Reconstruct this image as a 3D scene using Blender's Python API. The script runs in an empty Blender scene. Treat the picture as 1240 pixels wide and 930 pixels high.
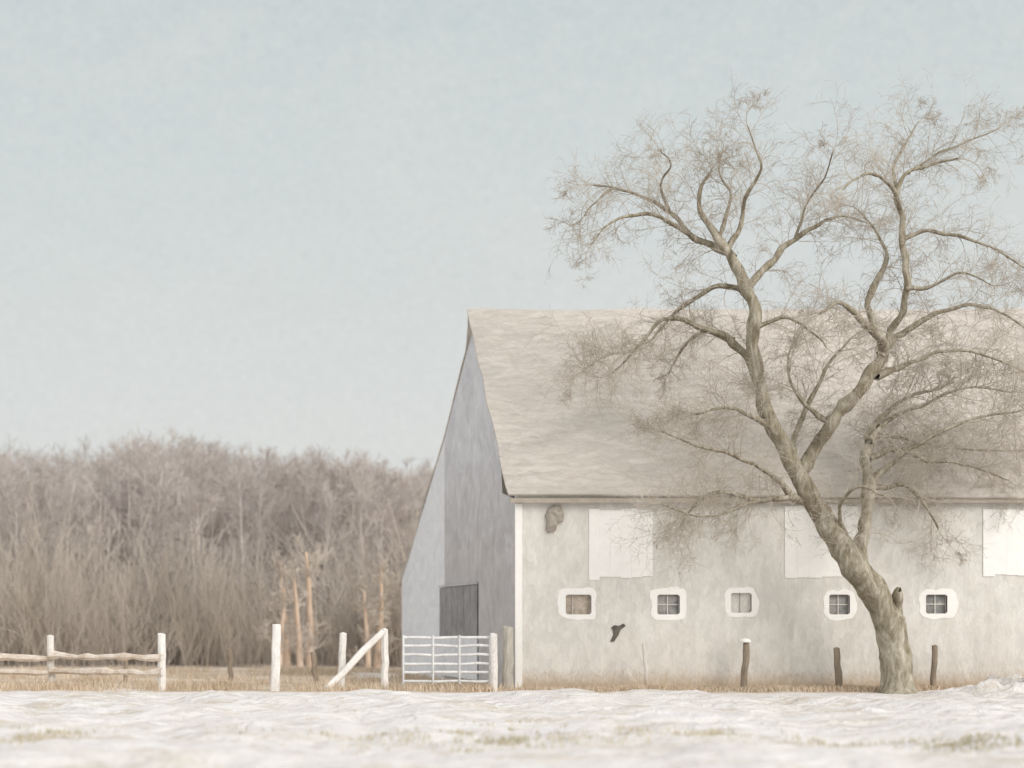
import bpy, math, random
import numpy as np
from mathutils import Vector, noise
random.seed(7); R=random.Random(11)
sc=bpy.context.scene
F=2250.0; XV=80.0; HZ=755.0
def W(px,py,Y): return Vector(((px-XV)*Y/F, Y, 1.6+(HZ-py)*Y/F))

# ------------------------------------------------ materials
def mk(name):
    m=bpy.data.materials.new(name); m.use_nodes=True
    nt=m.node_tree; b=nt.nodes['Principled BSDF']; b.inputs['Specular IOR Level'].default_value=0.2
    return m,nt,b
def nz(nt,vec,scale,detail=4,rough=.55,dist=0.0):
    n=nt.nodes.new('ShaderNodeTexNoise'); n.inputs['Scale'].default_value=scale
    n.inputs['Detail'].default_value=detail; n.inputs['Roughness'].default_value=rough
    n.inputs['Distortion'].default_value=dist
    nt.links.new(vec,n.inputs['Vector']); return n.outputs['Fac']
def mapped(nt,scale,rot=(0,0,0)):
    t=nt.nodes.new('ShaderNodeNewGeometry'); mp=nt.nodes.new('ShaderNodeMapping')
    mp.inputs['Scale'].default_value=scale; mp.inputs['Rotation'].default_value=rot
    nt.links.new(t.outputs['Position'],mp.inputs['Vector'])
    return mp.outputs['Vector']
def ramp(nt,fac,stops):
    r=nt.nodes.new('ShaderNodeValToRGB'); el=r.color_ramp.elements
    while len(el)<len(stops): el.new(0.5)
    for e,(p,c) in zip(el,stops):
        e.position=p; e.color=(c[0],c[1],c[2],1)
    nt.links.new(fac,r.inputs['Fac']); return r.outputs['Color']
def mix(nt,fac,a,b,mode='MIX'):
    m=nt.nodes.new('ShaderNodeMix'); m.data_type='RGBA'; m.blend_type=mode
    for s,v in ((m.inputs[0],fac),(m.inputs[6],a),(m.inputs[7],b)):
        if hasattr(v,'is_linked'): nt.links.new(v,s)
        elif isinstance(v,(int,float)): s.default_value=v
        else: s.default_value=(v[0],v[1],v[2],1)
    return m.outputs[2]
def math_(nt,op,a,b=None,clamp=False):
    m=nt.nodes.new('ShaderNodeMath'); m.operation=op; m.use_clamp=clamp
    for s,v in zip(m.inputs,(a,b)):
        if v is None: continue
        if hasattr(v,'is_linked'): nt.links.new(v,s)
        else: s.default_value=v
    return m.outputs[0]
def mrange(nt,v,a,b,c=0,d=1):
    m=nt.nodes.new('ShaderNodeMapRange'); nt.links.new(v,m.inputs[0])
    for i,x in zip((1,2,3,4),(a,b,c,d)): m.inputs[i].default_value=x
    return m.outputs[0]
def grey(nt,v):
    cc=nt.nodes.new('ShaderNodeCombineColor')
    for i in range(3): nt.links.new(v,cc.inputs[i])
    return cc.outputs[0]
def posxyz(nt):
    g=nt.nodes.new('ShaderNodeNewGeometry'); sp=nt.nodes.new('ShaderNodeSeparateXYZ'); nt.links.new(g.outputs['Position'],sp.inputs[0]); return sp.outputs
def strokes(nt,vec,scale,amp):
    n=nt.nodes.new('ShaderNodeTexNoise'); n.inputs['Scale'].default_value=scale*.5; n.inputs['Detail'].default_value=3
    nt.links.new(vec,n.inputs['Vector'])
    a=nt.nodes.new('ShaderNodeVectorMath'); a.operation='SCALE'; a.inputs['Scale'].default_value=2.2/scale
    nt.links.new(n.outputs['Color'],a.inputs[0])
    b=nt.nodes.new('ShaderNodeVectorMath'); b.operation='ADD'; nt.links.new(vec,b.inputs[0]); nt.links.new(a.outputs[0],b.inputs[1])
    v=nt.nodes.new('ShaderNodeTexVoronoi'); v.feature='SMOOTH_F1'; v.inputs['Smoothness'].default_value=.35; v.inputs['Scale'].default_value=scale
    nt.links.new(b.outputs[0],v.inputs['Vector'])
    s=nt.nodes.new('ShaderNodeSeparateColor'); nt.links.new(v.outputs['Color'],s.inputs[0])
    return grey(nt,mrange(nt,s.outputs[0],.1,.9,1-amp,1+amp)), s.outputs[0]
def bump(nt,b,h,strength=.4,dist=.03):
    n=nt.nodes.new('ShaderNodeBump'); n.inputs['Strength'].default_value=strength
    n.inputs['Distance'].default_value=dist; nt.links.new(h,n.inputs['Height']); nt.links.new(n.outputs[0],b.inputs['Normal'])
def simple(name,c1,c2,scale=(1,1,1),s=3,rough=.85,bs=.3,bd=.02,dist=.5,c3=None,lo=.9,hi=1.07):
    m,nt,b=mk(name); v=mapped(nt,scale)
    f=nz(nt,v,s,5,.6,dist); f2=nz(nt,v,s*5,4,.6,dist)
    c=ramp(nt,f,[(.33,c1),(.67,c2)])
    c=mix(nt,1.0,c,grey(nt,mrange(nt,f2,.35,.65,lo,hi)),'MULTIPLY')
    if c3:
        f3=nz(nt,v,s*.5,3,.6,1.0); c=mix(nt,mrange(nt,f3,.55,.7,0,.8),c,c3)
    nt.links.new(c,b.inputs['Base Color']); b.inputs['Roughness'].default_value=rough
    bump(nt,b,f2,bs,bd); return m

def wall_mat():
    m,nt,b=mk('whitewashed_wall'); v=mapped(nt,(1.3,1,.6))
    f=nz(nt,v,1.3,5,.6,1.5); f2=nz(nt,v,7,4,.6,1.5)
    c=ramp(nt,f,[(.3,(.69,.665,.62)),(.5,(.74,.72,.68)),(.7,(.785,.77,.735))])
    c=mix(nt,1.0,c,grey(nt,mrange(nt,f2,.35,.65,.95,1.04)),'MULTIPLY')
    st,h=strokes(nt,mapped(nt,(1.6,1,.8),(0,.5,0)),4.5,.05); c=mix(nt,1.0,c,st,'MULTIPLY')
    sp=posxyz(nt)
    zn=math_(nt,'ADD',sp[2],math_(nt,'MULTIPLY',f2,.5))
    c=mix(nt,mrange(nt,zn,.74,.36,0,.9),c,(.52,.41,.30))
    c=mix(nt,mrange(nt,nz(nt,mapped(nt,(2.5,1,.25)),1.6,3,.6,.3),.56,.7,0,.3),c,(.64,.61,.565))
    nt.links.new(c,b.inputs['Base Color']); b.inputs['Roughness'].default_value=.9
    bump(nt,b,math_(nt,'ADD',f,math_(nt,'ADD',math_(nt,'MULTIPLY',f2,.5),math_(nt,'MULTIPLY',h,.4))),.45,.03); return m
M_wall=wall_mat()
def gable_mat():
    m,nt,b=mk('grey_boards'); v=mapped(nt,(1,.7,.8))
    f=nz(nt,v,1.3,5,.6,1.6); f2=nz(nt,v,6,4,.6,1.5)
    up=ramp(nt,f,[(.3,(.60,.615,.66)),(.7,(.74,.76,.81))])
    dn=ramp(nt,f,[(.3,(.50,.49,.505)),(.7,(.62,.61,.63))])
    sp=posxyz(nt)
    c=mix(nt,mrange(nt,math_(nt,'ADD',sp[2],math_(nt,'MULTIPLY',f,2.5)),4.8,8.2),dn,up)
    st,h=strokes(nt,mapped(nt,(1,.6,.9),(.5,0,0)),2.6,.05); c=mix(nt,1.0,c,st,'MULTIPLY')
    c=mix(nt,1.0,c,grey(nt,mrange(nt,f2,.35,.65,.96,1.03)),'MULTIPLY')
    nt.links.new(c,b.inputs['Base Color']); b.inputs['Roughness'].default_value=.9
    bump(nt,b,f2,.2,.02); return m
M_gable=gable_mat()
M_white=simple('white_paint',(.92,.91,.885),(.965,.96,.94),(1,1,1),3,.7,.3,.01,lo=.98,hi=1.02)
M_post=simple('post_paint',(.80,.77,.73),(.94,.92,.90),(1,1,.6),4,.8,.3,.01)
M_lean=simple('pale_blue_boards',(.77,.80,.86),(.90,.92,.965),(1,.7,.9),1.4,.9,.3,.02,1.8,lo=.95,hi=1.04)
M_dark=simple('dark_opening',(.27,.27,.285),(.38,.38,.39),(1,1,1),2,.8,.2,.01)
M_glass=simple('dusty_pane',(.22,.215,.21),(.42,.41,.395),(1,1,1),5,.5,.1,.005)
M_brownpane=simple('brown_pane',(.36,.30,.24),(.62,.54,.46),(1,1,1),6,.5,.1,.005)
M_palepane=simple('pale_board',(.68,.66,.62),(.78,.76,.72),(1,1,1),5,.7,.1,.005)
M_weather=simple('weathered_wood',(.25,.205,.16),(.41,.345,.275),(1,1,.3),5,.9,.4,.01)
M_hood=simple('mossy_hood_wood',(.24,.215,.18),(.52,.47,.41),(1,1,1),4,.9,.4,.01,1.2)
M_iron_shade=simple('rusted_iron_and_shade',(.10,.09,.08),(.20,.175,.15),(1,1,1),8,.8,.3,.01)
M_greywood=simple('grey_wood',(.48,.45,.40),(.60,.57,.51),(1,1,.3),5,.9,.4,.01)
M_fascia=simple('fascia_wood',(.42,.37,.31),(.54,.49,.42),(.5,1,1),4,.9,.3,.01)
M_steel=simple('galvanised_pipe',(.66,.67,.69),(.88,.88,.88),(1,1,1),3,.5,.1,.005,1.0)
M_rail=simple('pale_rail',(.62,.51,.41),(.88,.81,.74),(.8,1,1),2.6,.9,.4,.01,1.5)
def bark_mat():
    m,nt,b=mk('pale_bark'); v=mapped(nt,(1,1,.35))
    f=nz(nt,v,3.2,6,.68,1.8); f2=nz(nt,mapped(nt,(1,1,.25)),16,4,.65,.8)
    c=ramp(nt,f,[(.30,(.15,.125,.085)),(.43,(.29,.25,.18)),(.56,(.44,.40,.315)),(.70,(.66,.62,.54))])
    c=mix(nt,1.0,c,grey(nt,mrange(nt,f2,.35,.65,.82,1.12)),'MULTIPLY')
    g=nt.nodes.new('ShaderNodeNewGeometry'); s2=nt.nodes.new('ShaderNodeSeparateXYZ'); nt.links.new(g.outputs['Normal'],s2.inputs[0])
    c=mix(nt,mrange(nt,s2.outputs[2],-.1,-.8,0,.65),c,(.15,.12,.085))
    nt.links.new(c,b.inputs['Base Color']); b.inputs['Roughness'].default_value=.9
    bump(nt,b,math_(nt,'ADD',f,math_(nt,'MULTIPLY',f2,.6)),.8,.04); return m
M_bark=bark_mat()
M_twig=simple('twigs',(.42,.37,.305),(.70,.645,.57),(1,1,1),.9,.9,0,.01)
M_wood1=simple('wood_crowns',(.62,.56,.53),(.77,.715,.675),(1,1,.3),.35,.95,0,.01,.6,c3=(.66,.585,.53))  # wood colours paled so the distance haze sits in the base colour
M_wood2=simple('brushwood',(.58,.52,.46),(.74,.675,.61),(1,1,.25),.35,.95,0,.01,.6,c3=(.57,.505,.42))
M_tantrunk=simple('tan_trunk',(.80,.60,.45),(.90,.73,.60),(1,1,.3),1.5,.9,.3,.02)
M_grass=simple('dry_grass_blades',(.56,.44,.32),(.76,.65,.52),(1,1,1),.5,.9,0,.01,.5,c3=(.53,.45,.33))
M_tuft=simple('tuft_blades',(.46,.42,.28),(.64,.57,.43),(1,1,1),.6,.9,0,.01,.5)

def roof_mat():
    m,nt,b=mk('weathered_shingles')
    v=mapped(nt,(.7,1,1.7)); f=nz(nt,v,2.6,6,.68,2.2)
    c=ramp(nt,f,[(.3,(.535,.49,.44)),(.5,(.62,.575,.525)),(.7,(.71,.67,.625))])
    v2=mapped(nt,(.25,.4,.4)); f2=nz(nt,v2,1.8,4,.6,1.2)
    c=mix(nt,mrange(nt,f2,.4,.65,0,.5),c,(.66,.62,.57))
    st,h=strokes(nt,mapped(nt,(.55,1.4,1.4),(0,.12,0)),2.6,.06); c=mix(nt,1.0,c,st,'MULTIPLY')
    sp=posxyz(nt)
    z_=math_(nt,'ADD',sp[2],math_(nt,'MULTIPLY',nz(nt,mapped(nt,(.8,.8,.8)),1.5,4),.6))
    row=math_(nt,'FRACT',math_(nt,'MULTIPLY',z_,5.2))
    c=mix(nt,mrange(nt,f2,.35,.6,.15,.6),c,grey(nt,mrange(nt,row,0,.35,.87,1)),'MULTIPLY')
    nt.links.new(c,b.inputs['Base Color']); b.inputs['Roughness'].default_value=.9
    bump(nt,b,math_(nt,'ADD',math_(nt,'MULTIPLY',row,-.25),f),.7,.05); return m
M_roof=roof_mat()
def ground_mat():
    m,nt,b=mk('snow_and_dry_grass')
    g=nt.nodes.new('ShaderNodeNewGeometry'); sp=nt.nodes.new('ShaderNodeSeparateXYZ'); nt.links.new(g.outputs['Position'],sp.inputs[0])
    v=g.outputs['Position']
    n1=nz(nt,mapped(nt,(.45,1,1)),.6,5,.6,.8); n2=nz(nt,mapped(nt,(.45,.8,1)),2.4,5,.6,1.4); n3=nz(nt,v,9,4)
    snow=ramp(nt,n2,[(.32,(.73,.685,.66)),(.47,(.835,.80,.785)),(.62,(.90,.88,.87))])
    tan=ramp(nt,n3,[(.3,(.48,.41,.30)),(.6,(.68,.61,.50)),(.8,(.49,.46,.32))])
    patch=mrange(nt,math_(nt,'ADD',n1,math_(nt,'MULTIPLY',n3,.45)),.77,.88,0,.75)
    snow=mix(nt,patch,snow,tan)
    blue=mrange(nt,nz(nt,mapped(nt,(.25,.5,1)),1.0,3,.5,1),.58,.67,0,.45)
    snow=mix(nt,blue,snow,(.76,.74,.79))
    grass=ramp(nt,n2,[(.3,(.46,.36,.26)),(.5,(.60,.49,.37)),(.7,(.74,.64,.52))])
    sp2=mrange(nt,nz(nt,mapped(nt,(.3,.22,1)),1.0,4,.6,.6),.47,.56,0,.85)
    sp2=math_(nt,'MULTIPLY',sp2,mrange(nt,sp.outputs[0],10.4,10.8,1,0))
    far=mix(nt,sp2,grass,(.86,.79,.73))
    wood=mrange(nt,sp.outputs[1],62,72)
    far=mix(nt,wood,far,(.66,.585,.52))
    k=mrange(nt,math_(nt,'ADD',sp.outputs[1],math_(nt,'MULTIPLY',n2,2.0)),44.0,44.8)
    c=mix(nt,k,snow,far)
    nt.links.new(c,b.inputs['Base Color']); b.inputs['Roughness'].default_value=.85
    bump(nt,b,math_(nt,'ADD',n2,math_(nt,'MULTIPLY',n3,.25)),.85,.22); return m
M_ground=ground_mat()

# ------------------------------------------------ helpers
def link(o): sc.collection.objects.link(o); return o
def mesh_obj(name,V,Fc,mat,parent=None,loc=None,smooth=False):
    loc=Vector(loc) if loc is not None else Vector((0,0,0))
    me=bpy.data.meshes.new(name); me.from_pydata([tuple(Vector(v)-loc) for v in V],[],Fc); me.update()
    if smooth: me.polygons.foreach_set('use_smooth',[True]*len(me.polygons))
    me.materials.append(mat); o=link(bpy.data.objects.new(name,me))
    setpar(o,loc,parent); return o
WL={}
def setpar(o,loc,parent):
    WL[o.name]=Vector(loc)
    if parent: o.parent=parent; o.location=Vector(loc)-WL[parent.name]
    else: o.location=loc
def empty(name,loc,label,cat,group=None):
    o=link(bpy.data.objects.new(name,None)); setpar(o,Vector(loc),None); o['label']=label; o['category']=cat
    if group:o['group']=group
    return o
def boxdata(x0,x1,y0,y1,z0,z1):
    V=[(x0,y0,z0),(x1,y0,z0),(x1,y1,z0),(x0,y1,z0),(x0,y0,z1),(x1,y0,z1),(x1,y1,z1),(x0,y1,z1)]
    return V,[(0,3,2,1),(4,5,6,7),(0,1,5,4),(1,2,6,5),(2,3,7,6),(3,0,4,7)]
def boxes(name,L,mat,parent=None,bev=.01):
    V=[];Fc=[]
    for b in L:
        v,f=boxdata(*b); n=len(V)
        V+=v; Fc+=[tuple(i+n for i in q) for q in f]
    xs=[v[0] for v in V]; ys=[v[1] for v in V]; zs=[v[2] for v in V]
    loc=((min(xs)+max(xs))/2,(min(ys)+max(ys))/2,min(zs))
    o=mesh_obj(name,V,Fc,mat,parent,loc)
    if bev:
        m=o.modifiers.new('b','BEVEL'); m.width=bev; m.segments=2; m.limit_method='ANGLE'
    return o

class Tubes:
    def __init__(s): s.V=[]; s.F=[]
    def add(s,pts,rad,n=5):
        k=len(s.V); prev=None; m=len(pts)
        for i in range(m):
            d=(pts[min(i+1,m-1)]-pts[max(i-1,0)])
            if d.length<1e-9: d=Vector((0,0,1))
            d.normalize()
            if prev is None:
                a=Vector((1,0,0)) if abs(d.x)<.8 else Vector((0,1,0)); u=d.cross(a).normalized()
            else:
                u=(prev-d*prev.dot(d)); 
                u=u.normalized() if u.length>1e-6 else d.orthogonal().normalized()
            prev=u; w=d.cross(u)
            for j in range(n):
                t=2*math.pi*j/n; s.V.append(pts[i]+(u*math.cos(t)+w*math.sin(t))*rad[i])
        for i in range(m-1):
            for j in range(n):
                a=k+i*n+j; b=k+i*n+(j+1)%n; s.F.append((a,b,b+n,a+n))
def rv(r=R): 
    return Vector((r.gauss(0,1),r.gauss(0,1),r.gauss(0,1))).normalized()
def grow(T,p,d,L,r,lvl,cfg):
    nseg=cfg['seg'][lvl]; pts=[p.copy()]; dirs=[d.copy()]; rad=[r]
    curl=rv()*cfg['curl']
    for i in range(nseg):
        d=(d+curl/nseg*2+rv()*cfg['wob']+Vector((0,0,cfg['trop'][lvl]))/nseg).normalized()
        p=p+d*(L/nseg); pts.append(p.copy()); dirs.append(d.copy())
        rad.append(max(r*(1-.75*(i+1)/nseg),cfg['rmin']))
    T.add(pts,rad,cfg['n'][lvl])
    if lvl==0: return
    nc=cfg['kids'][lvl]; nc=max(1,int(nc*R.uniform(.7,1.3)))
    for c in range(nc):
        t=R.uniform(.15,1.0); i=min(int(t*nseg),nseg-1); f=t*nseg-i
        q=pts[i].lerp(pts[i+1],f); rr=rad[i]*.6
        side=rv(); dd=dirs[i]; side=(side-dd*side.dot(dd)).normalized()
        nd=(dd*cfg['fwd']+side*R.uniform(.5,1.1)).normalized()
        grow(T,q,nd,L*R.uniform(.42,.78)*(1-.3*t),max(rr,cfg['rmin']),lvl-1,cfg)

# ------------------------------------------------ ground
def gh(x,y):
    n=noise.noise(Vector((x*.4,y*.30,1)))*.17+noise.noise(Vector((x*1.1,y*.9,4)))*.12+noise.noise(Vector((x*3.2,y*3,9)))*.045
    k=1 if y<41.5 else max(.25,1-(y-41.5)*.5)
    z=n*k
    z+=.34*math.exp(-((x-21.9)/1.5)**2-((y-42.3)/.9)**2)*(1+2.0*noise.noise(Vector((x*2.6,y*2.4,0))))
    z+=.07*math.exp(-((y-41.6)/.8)**2)*(.1+1.6*noise.noise(Vector((x*.5,0,3))))
    if y>95: z+=8.5*(1-math.exp(-((y-95)/45)**2))*(.9+.1*noise.noise(Vector((x*.03,y*.03,2))))
    return z
def axis(lst):
    out=[]
    for a,b,s in lst:
        n=max(1,int(round((b-a)/s))); out+=[a+(b-a)*i/n for i in range(n)]
    out.append(lst[-1][1]); return out
xs=axis([(-600,-60,60),(-60,-6,3),(-6,27,.13),(27,70,3),(70,600,60)])
ys=axis([(-40,14,3),(14,47,.13),(47,66,1),(66,160,5),(160,900,60)])
V=[(x,y,gh(x,y)) for y in ys for x in xs]; nx=len(xs)
Fc=[(j*nx+i,j*nx+i+1,(j+1)*nx+i+1,(j+1)*nx+i) for j in range(len(ys)-1) for i in range(nx-1)]
g=mesh_obj('ground',V,Fc,M_ground,smooth=True); g['kind']='structure'

# ------------------------------------------------ barn
X0=10.9; X1=31.0; Y0=45.0
barn=empty('barn',(X0,Y0,0),'long pale whitewashed barn with tall weathered shingle roof standing in snow','barn')
zx=lambda px:(px-XV)/50.0
zz=lambda py:1.6+(HZ-py)/50.0
wins=[((675,722),(712,750),(685,716),(720,744),M_brownpane),
      ((788,831),(713,750),(796,823),(720,744),M_glass),
      ((877,917),(711,748),(885,910),(718,742),M_palepane),
      ((997,1036),(714,751),(1004,1029),(720,744),M_glass),
      ((1113,1158),(713,749),(1121,1147),(720,743),M_glass)]
holes=[(zx(w[2][0]),zx(w[2][1]),zz(w[3][1]),zz(w[3][0])) for w in wins]
gx=sorted(set([X0,X1]+[round(h[i],4) for h in holes for i in (0,1)]+[X0+i*.8 for i in range(1,25)]))
gz=sorted(set([-.3,1.3,4.2,5.0]+[round(h[i],4) for h in holes for i in (2,3)]))
V=[];Fc=[]
def quad(a,b,c,d):
    n=len(V); V.extend([a,b,c,d]); Fc.append((n,n+1,n+2,n+3))
for i in range(len(gx)-1):
    for j in range(len(gz)-1):
        cx=(gx[i]+gx[i+1])/2; cz=(gz[j]+gz[j+1])/2
        if any(h[0]<cx<h[1] and h[2]<cz<h[3] for h in holes): continue
        quad((gx[i],Y0,gz[j]),(gx[i+1],Y0,gz[j]),(gx[i+1],Y0,gz[j+1]),(gx[i],Y0,gz[j+1]))
for a,b,c,d in holes:
    q=Y0+.16
    quad((a,Y0,c),(b,Y0,c),(b,q,c),(a,q,c)); quad((a,Y0,d),(a,q,d),(b,q,d),(b,Y0,d))
    quad((a,Y0,c),(a,q,c),(a,q,d),(a,Y0,d)); quad((b,Y0,c),(b,Y0,d),(b,q,d),(b,q,c))
quad((X0,60.3,0),(X1,60.3,0),(X1,60.3,2.9),(X0,60.3,2.9))
n=len(V); V+= [(X1,45,-.3),(X1,60.3,-.3),(X1,60.3,2.9),(X1,53.5,6.75),(X1,49.25,9.75),(X1,45,5.0)]; Fc.append(tuple(range(n,n+6)))
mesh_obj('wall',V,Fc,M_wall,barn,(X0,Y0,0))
def boards(name,y0,y1,ztop,mat,w=.3):
    V=[];Fc=[]; y=y0; 
    while y<y1-1e-6:
        e=min(y+w*R.uniform(.8,1.2),y1)
        if y1-e<.08:e=y1
        o=R.uniform(0,.004); x=X0-o; za,zb=ztop(y),ztop(e)
        n=len(V); g2=.0005
        V+=[(x,y+g2,-.3),(x,e-g2,-.3),(x,e-g2,zb),(x,y+g2,za),(X0+.05,y+g2,-.3),(X0+.05,e-g2,-.3),(X0+.05,e-g2,zb),(X0+.05,y+g2,za)]
        Fc+=[(n+1,n,n+3,n+2),(n,n+4,n+7,n+3),(n+5,n+1,n+2,n+6),(n+4,n+5,n+6,n+7)]
        y=e
    return mesh_obj(name,V,Fc,mat,barn,(X0,(y0+y1)/2,0))
prof=[(44.7,4.72),(49.25,9.93),(53.6,6.95),(60.7,2.85)]
def rz(y):
    for (a,za),(b,zb) in zip(prof,prof[1:]):
        if y<=b: return za+(zb-za)*(y-a)/(b-a)
    return prof[-1][1]
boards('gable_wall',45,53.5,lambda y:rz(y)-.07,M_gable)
boards('lean_to_wall',53.5,60.3,lambda y:rz(y)-.07,M_lean)
prs=[]
for a,b,n in [(0,1,22),(1,2,16),(2,3,14)]:
    for i in range(n): 
        t=i/n; prs.append((prof[a][0]+(prof[b][0]-prof[a][0])*t,prof[a][1]+(prof[b][1]-prof[a][1])*t))
prs.append(prof[-1]); rx=axis([(0,1,1/60)])
V=[]
for k,(y,z) in enumerate(prs):
    ov=.25 if y<49.3 else .25-.22*min(1,(y-49.25)/1.2)
    for t in rx:
        x=X0-ov+(X1+.3-X0+ov)*t
        dz=noise.noise(Vector((x*.35,y*.4,5)))*.06+noise.noise(Vector((x*1.3,y*1.5,2)))*.03
        dz-= .09*(x-10.6)/12.6*max(0,(49.25-y)/4.5) if y<49.25 else 0
        V.append((x+noise.noise(Vector((y*1.4,x,7)))*(.07 if y<49.3 else .02),y,z+dz))
nx=len(rx); Fc=[(j*nx+i,j*nx+i+1,(j+1)*nx+i+1,(j+1)*nx+i) for j in range(len(prs)-1) for i in range(nx-1)]
roof=mesh_obj('roof',V,Fc,M_roof,barn,(X0,49.25,4.7))
m=roof.modifiers.new('s','SOLIDIFY'); m.thickness=.05; m.offset=-1
boxes('eave_board',[(X0-.2,X1,44.78,44.83,4.51,4.62)],M_fascia,barn,.005)  # brown fascia whose dark colour also draws the shadow line under the eave
boxes('corner_board',[(X0-.03,X0+.14,Y0-.035,Y0-.003,0,4.5)],M_white,barn,.006)
for w in wins:
    a,b=zx(w[0][0]),zx(w[0][1]); d,c=zz(w[1][0]),zz(w[1][1])
    ia,ib=zx(w[2][0]),zx(w[2][1]); idd,ic=zz(w[3][0]),zz(w[3][1])
    wn=link(bpy.data.objects.new('window',None)); setpar(wn,((a+b)/2,Y0,c),barn)
    N=40; V=[]; Fc=[]
    cx,cz=(a+b)/2,(c+d)/2
    sh=[R.uniform(-3,3),R.uniform(3.2,6)]
    for ring,(hx,hz,e) in enumerate((((b-a)/2,(d-c)/2,sh[1]),((ib-ia)/2+.0,(idd-ic)/2+.0,60))):
        for k in range(N):
            t=2*math.pi*(k+.5)/N; co,si=math.cos(t),math.sin(t)
            s=(abs(co)**e+abs(si)**e)**(-1/e)
            ox,oz=(cx,cz) if ring==0 else ((ia+ib)/2,(ic+idd)/2)
            j=1+(.16*noise.noise(Vector((co*1.6,si*1.6,sh[0]*3)))+R.uniform(-.03,.03) if ring==0 else 0)
            V.append((ox+co*s*hx*j,Y0-.010,oz+si*s*hz*j))
    V+=[(x,Y0-.002,z) for x,_,z in V[:N]]
    for k in range(N):
        k2=(k+1)%N; Fc.append((k,k2,N+k2,N+k)); Fc.append((2*N+k,2*N+k2,k2,k))
    V+=[(x,Y0+.05,z) for x,_,z in V[N:2*N]]
    for k in range(N):
        k2=(k+1)%N; Fc.append((N+k,N+k2,3*N+k2,3*N+k))
    mesh_obj('frame',V,Fc,M_white,wn,(cx,Y0,c))
    boxes('pane',[(ia-.01,ib+.01,Y0+.10,Y0+.13,ic-.01,idd+.01)],w[4],wn,0)
    mx=(ia+ib)/2; mz=(ic+idd)/2
    if w[4] is M_glass:
        boxes('mullion',[(mx-.012,mx+.012,Y0+.075,Y0+.099,ic,idd),(ia,mx-.013,Y0+.077,Y0+.097,mz-.012,mz+.012),(mx+.013,ib,Y0+.077,Y0+.097,mz-.012,mz+.012)],M_palepane,wn,0)
    elif w[4] is M_brownpane:
        boxes('mullion',[(ia+.17,ia+.20,Y0+.075,Y0+.099,ic,idd)],M_greywood,wn,0)
    else:
        boxes('mullion',[(mx-.012,mx+.012,Y0+.075,Y0+.099,ic,idd)],M_greywood,wn,0)
for (a,b,t,bo) in ((713,790,617,700),(950,1040,612,700),(1190,1275,617,698)):
    xa,xb=zx(a),zx(b); z1,z0=zz(t),zz(bo)
    dr=link(bpy.data.objects.new('loft_door',None)); setpar(dr,((xa+xb)/2,Y0,z0),barn)
    k=6; wv=(xb-xa)/k
    boxes('door_panel',[(xa+i*wv+.001,xa+(i+1)*wv-.001,Y0-.022-R.uniform(0,.004),Y0-.004,z0+R.uniform(-.05,.05),z1+R.uniform(-.03,.03)) for i in range(k)],M_white,dr,0)
o8=[(661,641),(664,645),(672,643),(674,634),(681,632),(682,622),(679,614),(671,612),(664,616),(660,624),(662,632)]
arc=[(zx(a),zz(b)) for a,b in o8][::-1]
n=len(arc); mxx=zx(671); mzz=zz(628)
V=[(x,Y0-.003,z) for x,z in arc]+[(x,Y0-.08,z) for x,z in arc]+[(mxx+(x-mxx)*.6,Y0-.12,mzz+(z-mzz)*.6) for x,z in arc]
Fc=[(i,(i+1)%n,n+(i+1)%n,n+i) for i in range(n)]+[(n+i,n+(i+1)%n,2*n+(i+1)%n,2*n+i) for i in range(n)]+[tuple(range(2*n,3*n))]
v=mesh_obj('vent_hood',V,Fc,M_hood,barn,(zx(671),Y0,zz(645))); v['label']='small rounded weathered vent hood'
V=[(zx(a),Y0-.03,zz(b)) for a,b in ((740,760),(744,757),(749,758),(755,755),(757,758),(751,763),(748,770),(743,777),(739,777),(743,768),(742,763))]
n=len(V); V+=[(x,Y0-.003,z) for x,_,z in V]
v=mesh_obj('iron_bracket',V,[tuple(range(n))]+[(i,(i+1)%n,n+(i+1)%n,n+i) for i in range(n)],M_iron_shade,barn,(zx(747),Y0,zz(778)))
gd=link(bpy.data.objects.new('gable_door',None)); setpar(gd,(X0,51.5,1.25),barn)
boxes('door_panel',[(X0-.05,X0-.025,49.1+i*.82,49.1+(i+1)*.82-.03,1.22,2.62) for i in range(6)],M_dark,gd,.004)
boxes('door_frame',[(X0-.07,X0-.022,49.09,54.03,2.64,2.70)],M_gable,gd,.004)
boxes('door_panel',[(X0-.05,X0-.025,49.1+i*.82,49.1+(i+1)*.82-.03,.1,1.19) for i in range(6)],M_lean,gd,.004)
V=[(X0-.03,45.15,4.65),(X0-.03,46.3,4.85),(X0-.03,46.5,6.0),(X0-.03,45.95,5.75),(X0-.03,45.3,5.05)]
V+=[(X0-.01,y,z) for _,y,z in V]
Fc=[(4,3,2,1,0)]+[(i,(i+1)%5,5+(i+1)%5,5+i) for i in range(5)]
mesh_obj('rake_shade',V,Fc,M_iron_shade,barn,(X0,45.7,4.75))  # dark sheet drawn in for the shaded gap under the rake

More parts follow.
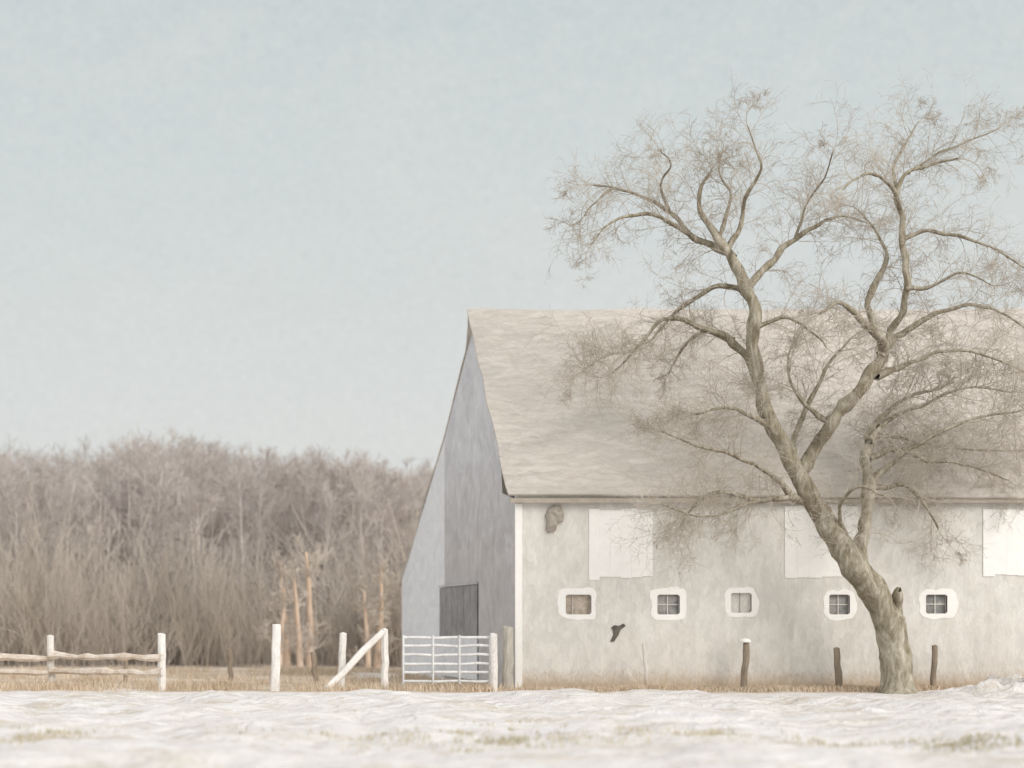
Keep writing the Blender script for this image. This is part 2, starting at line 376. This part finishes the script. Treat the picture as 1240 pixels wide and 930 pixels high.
# ------------------------------------------------ fence
fence=empty('post_fence',(3,44.2,0),'white posts with pale rails beside the barn gate','fence')
posts=[(62,770,46.3,9),(196,768,44.3,10),(334,757,43.9,11),(414,767,44.8,9),(466,762,44.6,9)]
def post(name,px,top,Y,wpx,mat,parent,lean=0,base=-.15):
    c=W(px,top,Y); h=c.z; r=wpx/2*Y/F
    V=[];Fc=[];N=10;lv=6
    for i in range(lv+1):
        t=i/lv; z=base+(h-base)*t
        for k in range(N):
            a=2*math.pi*k/N; rr=r*(1.05-.1*t)*(1+.25*noise.noise(Vector((px+math.cos(a)*2,i,math.sin(a)*2))))
            V.append((c.x+lean*(t-.5)+.04*noise.noise(Vector((px,i*.8,3)))+rr*math.cos(a),Y+rr*math.sin(a),z+(0.06*noise.noise(Vector((px,k*.7,0))) if i==lv else 0)))
    V.append((c.x+lean*.5,Y,h+.03))
    for i in range(lv):
        for k in range(N): Fc.append((i*N+k,i*N+(k+1)%N,(i+1)*N+(k+1)%N,(i+1)*N+k))
    for k in range(N): Fc.append((lv*N+k,lv*N+(k+1)%N,len(V)-1))
    return mesh_obj(name,V,Fc,mat,parent,(c.x,Y,0))
for p in posts: post('post',*p,M_post,fence,lean=R.uniform(-.08,.08))
a=W(464,765,44.5); b=W(394,836,44.2)
T=Tubes(); T.add([a,a.lerp(b,.35)+Vector((0,0,.03)),a.lerp(b,.7)-Vector((0,0,.02)),b],[.075,.085,.08,.09],8)
mesh_obj('brace',T.V,T.F,M_post,fence,b)
pp=[W(-140,772,47.5)]+[W(p[0],p[1],p[2]) for p in posts]
for p,q in list(zip(pp,pp[1:]))[:2]:
    for h,rr in ((.56,.085),(.92,.08)):
        p2=Vector((p.x,p.y-.14,p.z-h+.05)); q2=Vector((q.x,q.y-.14,q.z-h))
        T=Tubes(); T.add([p2.lerp(q2,t/12)+Vector((0,0,.06*noise.noise(Vector((t*.5,h*9,p.x))))) for t in range(13)],[rr*(1+.8*noise.noise(Vector((t*.8,h*3,p.x)))) for t in range(13)],7)
        mesh_obj('rail',T.V,T.F,M_rail,fence,p2)
post('post',-140,772,47.5,9,M_post,fence)
for px,top,wd,Y in ((279,786,6,50),(381,790,7,49),(152,792,5,50)):
    o=post('wooden_post',px,top,Y,wd,M_weather,None,lean=R.uniform(-.1,.1)); o['label']='short dark weathered post in dry grass behind the fence'; o['category']='post'; o['group']='old posts behind the fence'
gate=empty('farm_gate',(W(541,0,44.6).x,44.6,0),'galvanised pipe farm gate closed beside the barn','gate')
Y=44.6
xl,xr=W(488,0,Y).x,W(593,0,Y).x
for py in (772,782,793,804,814,825):
    T=Tubes(); z=W(0,py,Y).z; T.add([Vector((xl+(xr-xl)*t/8,Y,z+.03*noise.noise(Vector((t*.5,py,0))))) for t in range(9)],[.034]*9,8)
    mesh_obj('gate_rail',T.V,T.F,M_steel,gate,(xl,Y,z),True)
for px in (488,524,556,593):
    T=Tubes(); T.add([Vector((W(px,0,Y).x,Y-.045,W(0,828,Y).z)),Vector((W(px,0,Y).x,Y-.045,W(0,769,Y).z))],[.026,.026],8)
    mesh_obj('upright',T.V,T.F,M_steel,gate,(W(px,0,Y).x,Y,.1),True)
gp=post('gate_post',598,768,44.5,9,M_post,None); gp['label']='white round post at the end of the farm gate'; gp['category']='post'
gp=post('gate_post',615,760,44.7,13,M_greywood,None); gp['label']='thick grey wooden post by the barn corner'; gp['category']='post'
for px,top,wd in ((902,779,8),(1015,785,8),(1131,782,7),(782,780,4)):
    mt=M_weather if px!=782 else M_wall
    c=W(px,top,44.3)
    o=post('wooden_post',px,top,44.3,wd,mt,None,lean=R.uniform(-.1,.1)); o['label']='short weathered brown post standing against the barn wall' if px!=782 else 'thin pale stake standing against the barn wall'
    o['category']='post'; o['group']='posts along the barn wall'
    if px==902:
        V=[]
        for i in range(4):
            for k in range(10):
                a=2*math.pi*k/10; rr=(.13,.15,.11,.03)[i]; V.append((c.x+rr*math.cos(a),44.3+rr*math.sin(a),c.z+(.02,.05,.1,.12)[i]))
        Fc=[(i*10+k,i*10+(k+1)%10,(i+1)*10+(k+1)%10,(i+1)*10+k) for i in range(3) for k in range(10)]+[tuple(range(30,40))]
        mesh_obj('snow_cap',V,Fc,M_white,o,(c.x,44.3,c.z),True)

# ------------------------------------------------ the big tree
TY=43.0
limbs=[
 [(1087,848,23),(1087,815,20),(1083,780,19),(1074,748,18),(1054,712,18),(1030,678,17),(1007,643,15.5),(986,608,13),(968,576,11.5),(948,540,10.5),(929,505,10),(918,465,9),(912,420,8),(914,382,7.5),(903,350,7),(888,318,7),(873,295,5.5),(857,270,4),(846,247,3),(850,225,2.2),(862,205,1.4)],
 [(1042,700,12),(1040,662,10),(1050,622,8.5),(1052,580,7),(1050,548,6),(1055,522,4.5),(1070,500,3.2),(1100,480,2.3),(1140,470,1.4)],
 [(968,580,9),(985,545,8.5),(1008,510,8),(1035,478,8),(1058,450,8),(1069,425,7.5),(1058,402,5),(1036,380,3.5),(1015,368,2.5),(990,380,1.5)],
 [(1066,430,6.5),(1082,400,4.6),(1095,370,4.2),(1097,330,4),(1095,290,3.8),(1092,255,3.6),(1084,235,3.4),(1100,210,2.4),(1128,200,1.8),(1160,192,1.2)],
 [(1085,238,3),(1070,215,2.2),(1045,212,1.6),(1020,230,1.1)],
 [(1086,236,2.4),(1084,198,1.8),(1100,168,1.3),(1112,148,.9)],
 [(1060,408,4.4),(1052,370,4.2),(1066,335,4),(1073,308,2.4),(1060,280,1.4),(1040,255,1)],
 [(914,452,7),(905,430,6),(885,411,4.6),(850,396,3.8),(815,386,3),(790,398,2.4),(768,425,1.8),(742,452,1.2)],
 [(888,412,4),(855,402,3),(832,415,2.2),(816,440,1.4)],
 [(912,370,6),(898,352,4.6),(872,347,3.6),(846,358,2.8),(818,380,2.2),(790,410,1.4)],
 [(905,350,5),(930,320,4.6),(962,292,3.6),(998,268,2.6),(1022,262,1.6),(1050,270,1)],
 [(888,312,5.5),(862,296,4.6),(836,284,3.8),(812,258,3),(778,238,2.3),(742,228,1.6),(718,224,1)],
 [(838,286,3.4),(800,264,2.5),(762,260,2),(735,272,1.5),(716,296,1)],
 [(880,303,4),(898,265,3),(905,232,2.4),(922,205,1.6),(915,180,1.1),(905,152,.8)],
 [(988,610,8),(955,602,5),(920,606,3.8),(880,596,2.8),(846,606,2.1),(824,638,1.2)],
 [(956,600,4.5),(930,572,3),(890,552,2.3),(845,540,1.7),(800,522,1)],
 [(920,605,3),(880,620,1.8),(845,625,1.2),(800,610,.8)],
 [(1050,600,6),(1072,568,4),(1100,546,3.2),(1140,522,2.3),(1182,506,1.7),(1235,498,1)],
 [(1052,592,5),(1085,586,3.4),(1112,602,2.4),(1136,640,1.2)],
 [(1052,556,5),(1085,545,3.4),(1122,558,2.5),(1168,562,1.8),(1222,582,1)],
 [(1070,424,5.5),(1102,396,4),(1140,378,3),(1182,370,2.2),(1218,382,1.5),(1245,400,1)],
 [(1094,290,3.2),(1122,280,2.5),(1160,285,2),(1200,300,1.5),(1242,325,1)],
 [(960,560,6),(962,528,4),(985,480,2.8),(1005,440,2),(1030,410,1.2)],
 [(1044,680,5),(1022,640,3),(1018,610,2.2),(1040,590,1.5),(1070,600,1)],
 [(1060,455,6),(1100,440,3),(1145,425,2.1),(1190,430,1.5),(1240,450,1)],
 [(1052,535,5),(1080,505,3),(1120,490,2.1),(1170,470,1.5),(1225,475,1)],
 [(1008,510,6),(985,500,3),(960,470,2),(955,430,1.4),(975,395,.9)],
 [(1054,528,4),(1090,530,2.3),(1130,540,1.7),(1190,545,1.3),(1250,545,.9)],
 [(940,525,5),(905,500,2.6),(870,495,1.8),(830,505,1)],
 [(914,400,4),(945,385,2.3),(975,395,1.6),(1000,420,1)],
 [(1097,350,3.5),(1130,345,2),(1165,330,1.4),(1200,345,.9)],
 [(870,290,3),(885,240,2),(870,208,1.3),(876,178,.8)],
 [(812,258,2.2),(800,225,1.5),(812,200,1),(800,182,.8)],
 [(962,292,2.2),(975,250,1.5),(998,215,1.1),(1008,185,.8)],
 [(1100,210,2),(1138,185,1.4),(1180,168,1),(1210,155,.8)],
 [(742,228,1.6),(720,245,1.2),(702,268,.9)],
 [(768,425,1.8),(735,430,1.2),(705,450,.9)],
 [(1078,768,13),(1084,742,9),(1088,722,7),(1090,714,3)],
]
STUB=len(limbs)-1
tree=empty('bare_tree',W(1087,838,TY),'large gnarled leafless tree leaning before the pale barn','tree')
T=Tubes(); TW=Tubes()
cfg=dict(seg=[3,4,6,8],curl=.9,wob=.12,trop=[-.12,-.05,0,.05],n=[3,3,4,5],kids=[0,5,7,7],fwd=1.05,rmin=.0029)
def cat(P,s=5):
    out=[]
    for i in range(len(P)-1):
        p0=P[max(i-1,0)];p1=P[i];p2=P[i+1];p3=P[min(i+2,len(P)-1)]
        for k in range(s):
            t=k/s; out.append(.5*((2*p1)+(-p0+p2)*t+(2*p0-5*p1+4*p2-p3)*t*t+(-p0+3*p1-3*p2+p3)*t**3))
    out.append(P[-1]); return out
pos_used=[]
for li,L in enumerate(limbs):
    drift=0 if li in (0,STUB) else R.choice([-1,1])*R.uniform(.4,1.5)
    y0=TY
    if li>0:
        x,yy=L[0][0],L[0][1]; y0=min(pos_used,key=lambda q:(q[0]-x)**2+(q[1]-yy)**2)[2]
    P=[];rad=[]
    for i,(px,py,r) in enumerate(L):
        t=i/(len(L)-1); Y=y0+drift*t*1.2+(.15*math.sin(i*1.7) if li else .2*math.sin(i*.8)*t)
        P.append(np.array(W(px,py,Y))); rad.append(r*TY/F*.93); pos_used.append((px,py,Y))
    Q=[Vector(p) for p in cat(P,5)]
    rr=[float(np.interp(i/5,range(len(rad)),rad)) for i in range(len(Q))]
    for i in range(1,len(Q)-1):
        amp=min(.09,rr[i]*1.4) if rr[i]<.17 else .06
        Q[i]+=Vector((noise.noise(Q[i]*2.2),noise.noise(Q[i]*2.2+Vector((9,0,0))),noise.noise(Q[i]*2.2+Vector((0,7,0)))))*amp
        rr[i]*=1+(.34 if rr[i]<.17 else .14)*noise.noise(Q[i]*4)
    if li==0:
        rr[0]*=1.5; rr[1]*=1.25; rr[2]*=1.12
    T.add(Q,rr,14 if li<4 else 8)
    if li==STUB: continue
    acc=0
    for i in range(1,len(Q)):
        acc+=(Q[i]-Q[i-1]).length
        if rr[i]>.155: continue
        low=3.6<Q[i].z<8.4 and (Q[i].x>W(1050,0,TY).x or Q[i].x<W(905,0,TY).x)
        sp=(.08 if low else .15) if rr[i]<.08 else .34
        while acc>sp:
            acc-=sp*R.uniform(.6,1.4)
            d=(Q[i]-Q[i-1]).normalized(); s=rv(); s=(s-d*s.dot(d)).normalized()
            up=Vector((0,0,.15 if Q[i].z>7 else -.03))
            nd=(d*.75+s*.85+up).normalized()
            LL=R.uniform(.5,1.4)*(1.0 if rr[i]<.06 else .85)
            grow(TW,Q[i],nd,LL,min(rr[i]*.42,.010),2,cfg)
    grow(TW,Q[-1],(Q[-1]-Q[-2]).normalized(),.75,rr[-1]*.8,3,cfg)
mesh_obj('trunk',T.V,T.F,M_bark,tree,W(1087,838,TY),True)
mesh_obj('crown',TW.V,TW.F,M_twig,tree,W(1000,500,TY),True)
print('twig faces',len(TW.F))

# ------------------------------------------------ woodland
cfgw=dict(seg=[2,3,4,5],curl=.4,wob=.12,trop=[.1,.3,.5,.5],n=[3,3,3,4],kids=[0,5,7,6],fwd=1.3,rmin=.010)
def wood_tree(H,dens=30):
    T=Tubes(); pts=[];d=Vector((0,0,1));p=Vector((0,0,-.3))
    n=9
    for i in range(n+1):
        pts.append(p.copy()); d=(d+rv()*.08+Vector((0,0,.12))).normalized(); p=p+d*(H*.9/n)
    T.add(pts,[H*.010*(1-.85*i/n)+.01 for i in range(n+1)],5)
    for k in range(dens):
        t=.06+.94*R.random(); i=min(int(t*n),n-1); q=pts[i].lerp(pts[i+1],t*n-i)
        s=rv(); s.z=abs(s.z)*.5+.8; s.normalize()
        grow(T,q,s,H*R.uniform(.16,.3)*(1.15-.6*t),.022,2,cfgw)
    return np.array([tuple(v) for v in T.V]),np.array(T.F)
def shrub(H):
    T=Tubes()
    for k in range(28):
        p=Vector((R.gauss(0,.9),R.gauss(0,.7),-.1)); d=(Vector((R.gauss(0,.15),R.gauss(0,.15),1))).normalized()
        grow(T,p,d,H*R.uniform(.35,1.3),.014,1,dict(cfgw,kids=[0,7],seg=[2,4],n=[3,3],rmin=.008,curl=.2))
    return np.array([tuple(v) for v in T.V]),np.array(T.F)
temps=[wood_tree(10) for _ in range(8)]; shr=[shrub(2.6) for _ in range(6)]
def scatter(name,tmps,places,mat):
    VV=[];FF=[];off=0
    for (x,y,s,sz) in places:
        v,f=R.choice(tmps); a=R.uniform(0,6.28); c,sn=math.cos(a),math.sin(a)
        w=np.empty_like(v); w[:,0]=(v[:,0]*c-v[:,1]*sn)*s+x; w[:,1]=(v[:,0]*sn+v[:,1]*c)*s+y; w[:,2]=v[:,2]*sz+gh(x,y)
        VV.append(w); FF.append(f+off); off+=len(v)
    V=np.concatenate(VV).astype(np.float32); Fq=np.concatenate(FF).astype(np.int32)
    me=bpy.data.meshes.new(name); me.vertices.add(len(V)); me.vertices.foreach_set('co',V.ravel())
    me.loops.add(Fq.size); me.loops.foreach_set('vertex_index',Fq.ravel())
    me.polygons.add(len(Fq)); me.polygons.foreach_set('loop_start',np.arange(0,Fq.size,4,dtype=np.int32))
    me.update(calc_edges=True); me.materials.append(mat)
    o=link(bpy.data.objects.new(name,me)); o['kind']='stuff'; print(name,len(Fq)); return o
def topH(px):
    return float(np.interp(px,[-200,0,60,130,200,270,330,400,450,520,640],[536,536,544,534,524,532,538,540,548,560,562]))
pl=[]
for k in range(200):
    Y=R.uniform(74,106); px=-160+760*(k+R.random())/200
    x=(px-XV)*Y/F; H=1.6+(HZ-topH(px))*Y/F-gh(x,Y)
    H*=R.uniform(.90,1.0) if k%4 else R.uniform(.5,.8); pl.append((x,Y,H/10*R.uniform(1.0,1.25),H/9.9))
for k in range(30):
    Y=R.uniform(80,112); px=R.choice([R.uniform(-900,-160),R.uniform(600,1500)]); x=(px-XV)*Y/F; H=R.uniform(8,10); pl.append((x,Y,H/10,H/9.9))
w=scatter('woodland',temps,pl,M_wood1); w['label']='dense hazy grey-brown wood of bare winter trees'; w['category']='woodland'
pl=[]
for k in range(400):
    Y=R.uniform(68,98); px=R.uniform(-160,620); x=(px-XV)*Y/F
    s=R.uniform(.5,1.2)*(1.0+(Y-68)/45); pl.append((x,Y,s,s*R.uniform(.5,1.5)))
w=scatter('undergrowth',shr,pl,M_wood2); w['label']='tangled brown brushwood at the foot of the wood'; w['category']='undergrowth'
for px,H,mt,Y in ((376,5.0,M_tantrunk,67),(347,4.6,M_tantrunk,67.5),(364,4.0,M_tantrunk,66),(338,3.6,M_tantrunk,66),(457,4.4,M_tantrunk,67),(446,3.4,M_tantrunk,66),(118,8.0,M_wood1,76),(250,8.2,M_wood1,75)):
    x=(px-XV)*Y/F; v,f=wood_tree(H,14); v=v.copy()
    if mt is M_tantrunk:
        ax=v[:50].reshape(10,5,3); cen=ax.mean(1,keepdims=True); ax[:]=cen+(ax-cen)*2.8; v[:50]=ax.reshape(50,3)
    z=gh(x,Y); e=empty('bare_tree',(x,Y,z),'slender tan leafless tree at the edge of the wood' if mt is M_tantrunk else 'slender grey leafless tree at the edge of the wood','tree','bare trees at the edge of the wood')
    Vw=[(a+x,b+Y,c+z) for a,b,c in v]; nv=50; nt_=45
    mesh_obj('trunk',Vw[:nv],[tuple(int(i) for i in q) for q in f[:nt_]],mt,e,(x,Y,z),True)
    mesh_obj('crown',Vw[nv:],[tuple(int(i)-nv for i in q) for q in f[nt_:]],M_wood2 if mt is M_tantrunk else mt,e,(x,Y,z+H*.5))

# ------------------------------------------------ grass
def blades(name,cl,mat,label):
    V=[];Fc=[]
    for (x,y,n,h,sp,spy) in cl:
        for k in range(n):
            a=x+R.gauss(0,sp); b=y+R.gauss(0,spy); z=gh(a,b)-.02; hh=h*R.uniform(.4,1.2); w=.008+.006*R.random()
            lx,ly=R.gauss(0,.4)*hh,R.gauss(0,.4)*hh; t=R.uniform(0,3.14); cx,cy=math.cos(t)*w,math.sin(t)*w
            n0=len(V); V+=[(a-cx,b-cy,z),(a+cx,b+cy,z),(a+cx*.7+lx*.4,b+cy*.7+ly*.4,z+hh*.6),(a-cx*.7+lx*.4,b-cy*.7+ly*.4,z+hh*.6),(a+lx,b+ly,z+hh)]
            Fc+=[(n0,n0+1,n0+2,n0+3),(n0+3,n0+2,n0+4)]
    o=mesh_obj(name,V,Fc,mat); o['kind']='stuff'; o['label']=label; o['category']='grass'; return o
cl=[]
for k in range(700):
    x,y=R.uniform(-4,10.3),R.uniform(44.0,64) if k%3 else R.uniform(43.7,46.5)
    if noise.noise(Vector((x*.5,y*.25,6)))<-.08: continue
    cl.append((x,y,30,.24,.35,.3))
for k in range(560): cl.append((R.uniform(10.6,25),R.uniform(43.4,44.9),26,.15,.2,.12))
blades('dry_grass',cl,M_grass,'tan dry winter grass along the fence and barn foot')
cl=[]
for px,py,n in ((600,893,50),(575,897,35),(860,893,40),(840,897,30),(1010,896,30),(1040,893,36),(1130,900,60),(1190,898,50),(1215,903,36),(300,888,20),(60,890,30),(25,897,40),(430,893,35),(760,893,25),(690,900,20),(560,905,30),(630,880,20)):
    Y=1.6*F/(py-HZ); x=(px-XV)*Y/F
    for q in range(6):
        cl.append((x+R.gauss(0,.5),Y+R.gauss(0,.6),int(n*.7),.095,.18,.2))
blades('grass_tufts',cl,M_tuft,'faded grass blades poking through the snow')

# ------------------------------------------------ light
w=bpy.data.worlds.new('World'); sc.world=w; w.use_nodes=True; nt=w.node_tree; bg=nt.nodes['Background']
EL,AZ=math.radians(30),math.radians(150)
sky=nt.nodes.new('ShaderNodeTexSky'); sky.sky_type='NISHITA'; sky.sun_disc=False; sky.sun_elevation=EL; sky.sun_rotation=AZ
sky.air_density=1.0; sky.dust_density=2.5
tc=nt.nodes.new('ShaderNodeTexCoord'); sp=nt.nodes.new('ShaderNodeSeparateXYZ'); nt.links.new(tc.outputs['Generated'],sp.inputs[0])
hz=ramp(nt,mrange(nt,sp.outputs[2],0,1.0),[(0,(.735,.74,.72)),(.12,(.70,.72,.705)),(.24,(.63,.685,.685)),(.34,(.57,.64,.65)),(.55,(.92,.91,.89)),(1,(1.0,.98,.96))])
mp=nt.nodes.new('ShaderNodeMapping'); mp.inputs['Scale'].default_value=(1,1,1.6); mp.inputs['Rotation'].default_value=(0,.3,0); nt.links.new(tc.outputs['Generated'],mp.inputs[0])
c1=nz(nt,mp.outputs[0],6,6,.6,1.2); c2=nz(nt,mp.outputs[0],40,6,.75,4.5); c3=nz(nt,mp.outputs[0],130,4,.85,4.5)
cl=math_(nt,'ADD',math_(nt,'MULTIPLY',c1,.4),math_(nt,'MULTIPLY',c2,.6))
hz=mix(nt,mrange(nt,cl,.38,.62,.0,.6),hz,(.735,.745,.72))
hz=mix(nt,1.0,hz,grey(nt,mrange(nt,c3,.3,.7,.89,1.11)),'MULTIPLY')
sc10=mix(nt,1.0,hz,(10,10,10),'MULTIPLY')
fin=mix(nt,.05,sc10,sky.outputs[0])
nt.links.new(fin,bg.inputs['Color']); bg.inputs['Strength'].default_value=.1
ld=bpy.data.lights.new('sun','SUN'); ld.energy=1.75; ld.angle=math.radians(35); ld.color=(1,.935,.865)
lo=link(bpy.data.objects.new('sun',ld))
dirv=Vector((math.sin(AZ)*math.cos(EL),math.cos(AZ)*math.cos(EL),math.sin(EL)))
lo.rotation_euler=dirv.to_track_quat('Z','Y').to_euler(); lo.location=(0,0,30)
# ------------------------------------------------ camera
cd=bpy.data.cameras.new('camera'); cam=link(bpy.data.objects.new('camera',cd)); sc.camera=cam
cam.location=(0,0,1.6); cam.rotation_euler=(math.radians(90),0,0)
cd.sensor_width=36; cd.lens=F/1240*36; cd.shift_x=(620-XV)/1240; cd.shift_y=(HZ-465)/1240
cd.clip_end=3000; cd.dof.use_dof=True; cd.dof.focus_distance=41.5; cd.dof.aperture_fstop=.42
sc.view_settings.view_transform='Standard'; sc.view_settings.look='None'; sc.view_settings.exposure=0
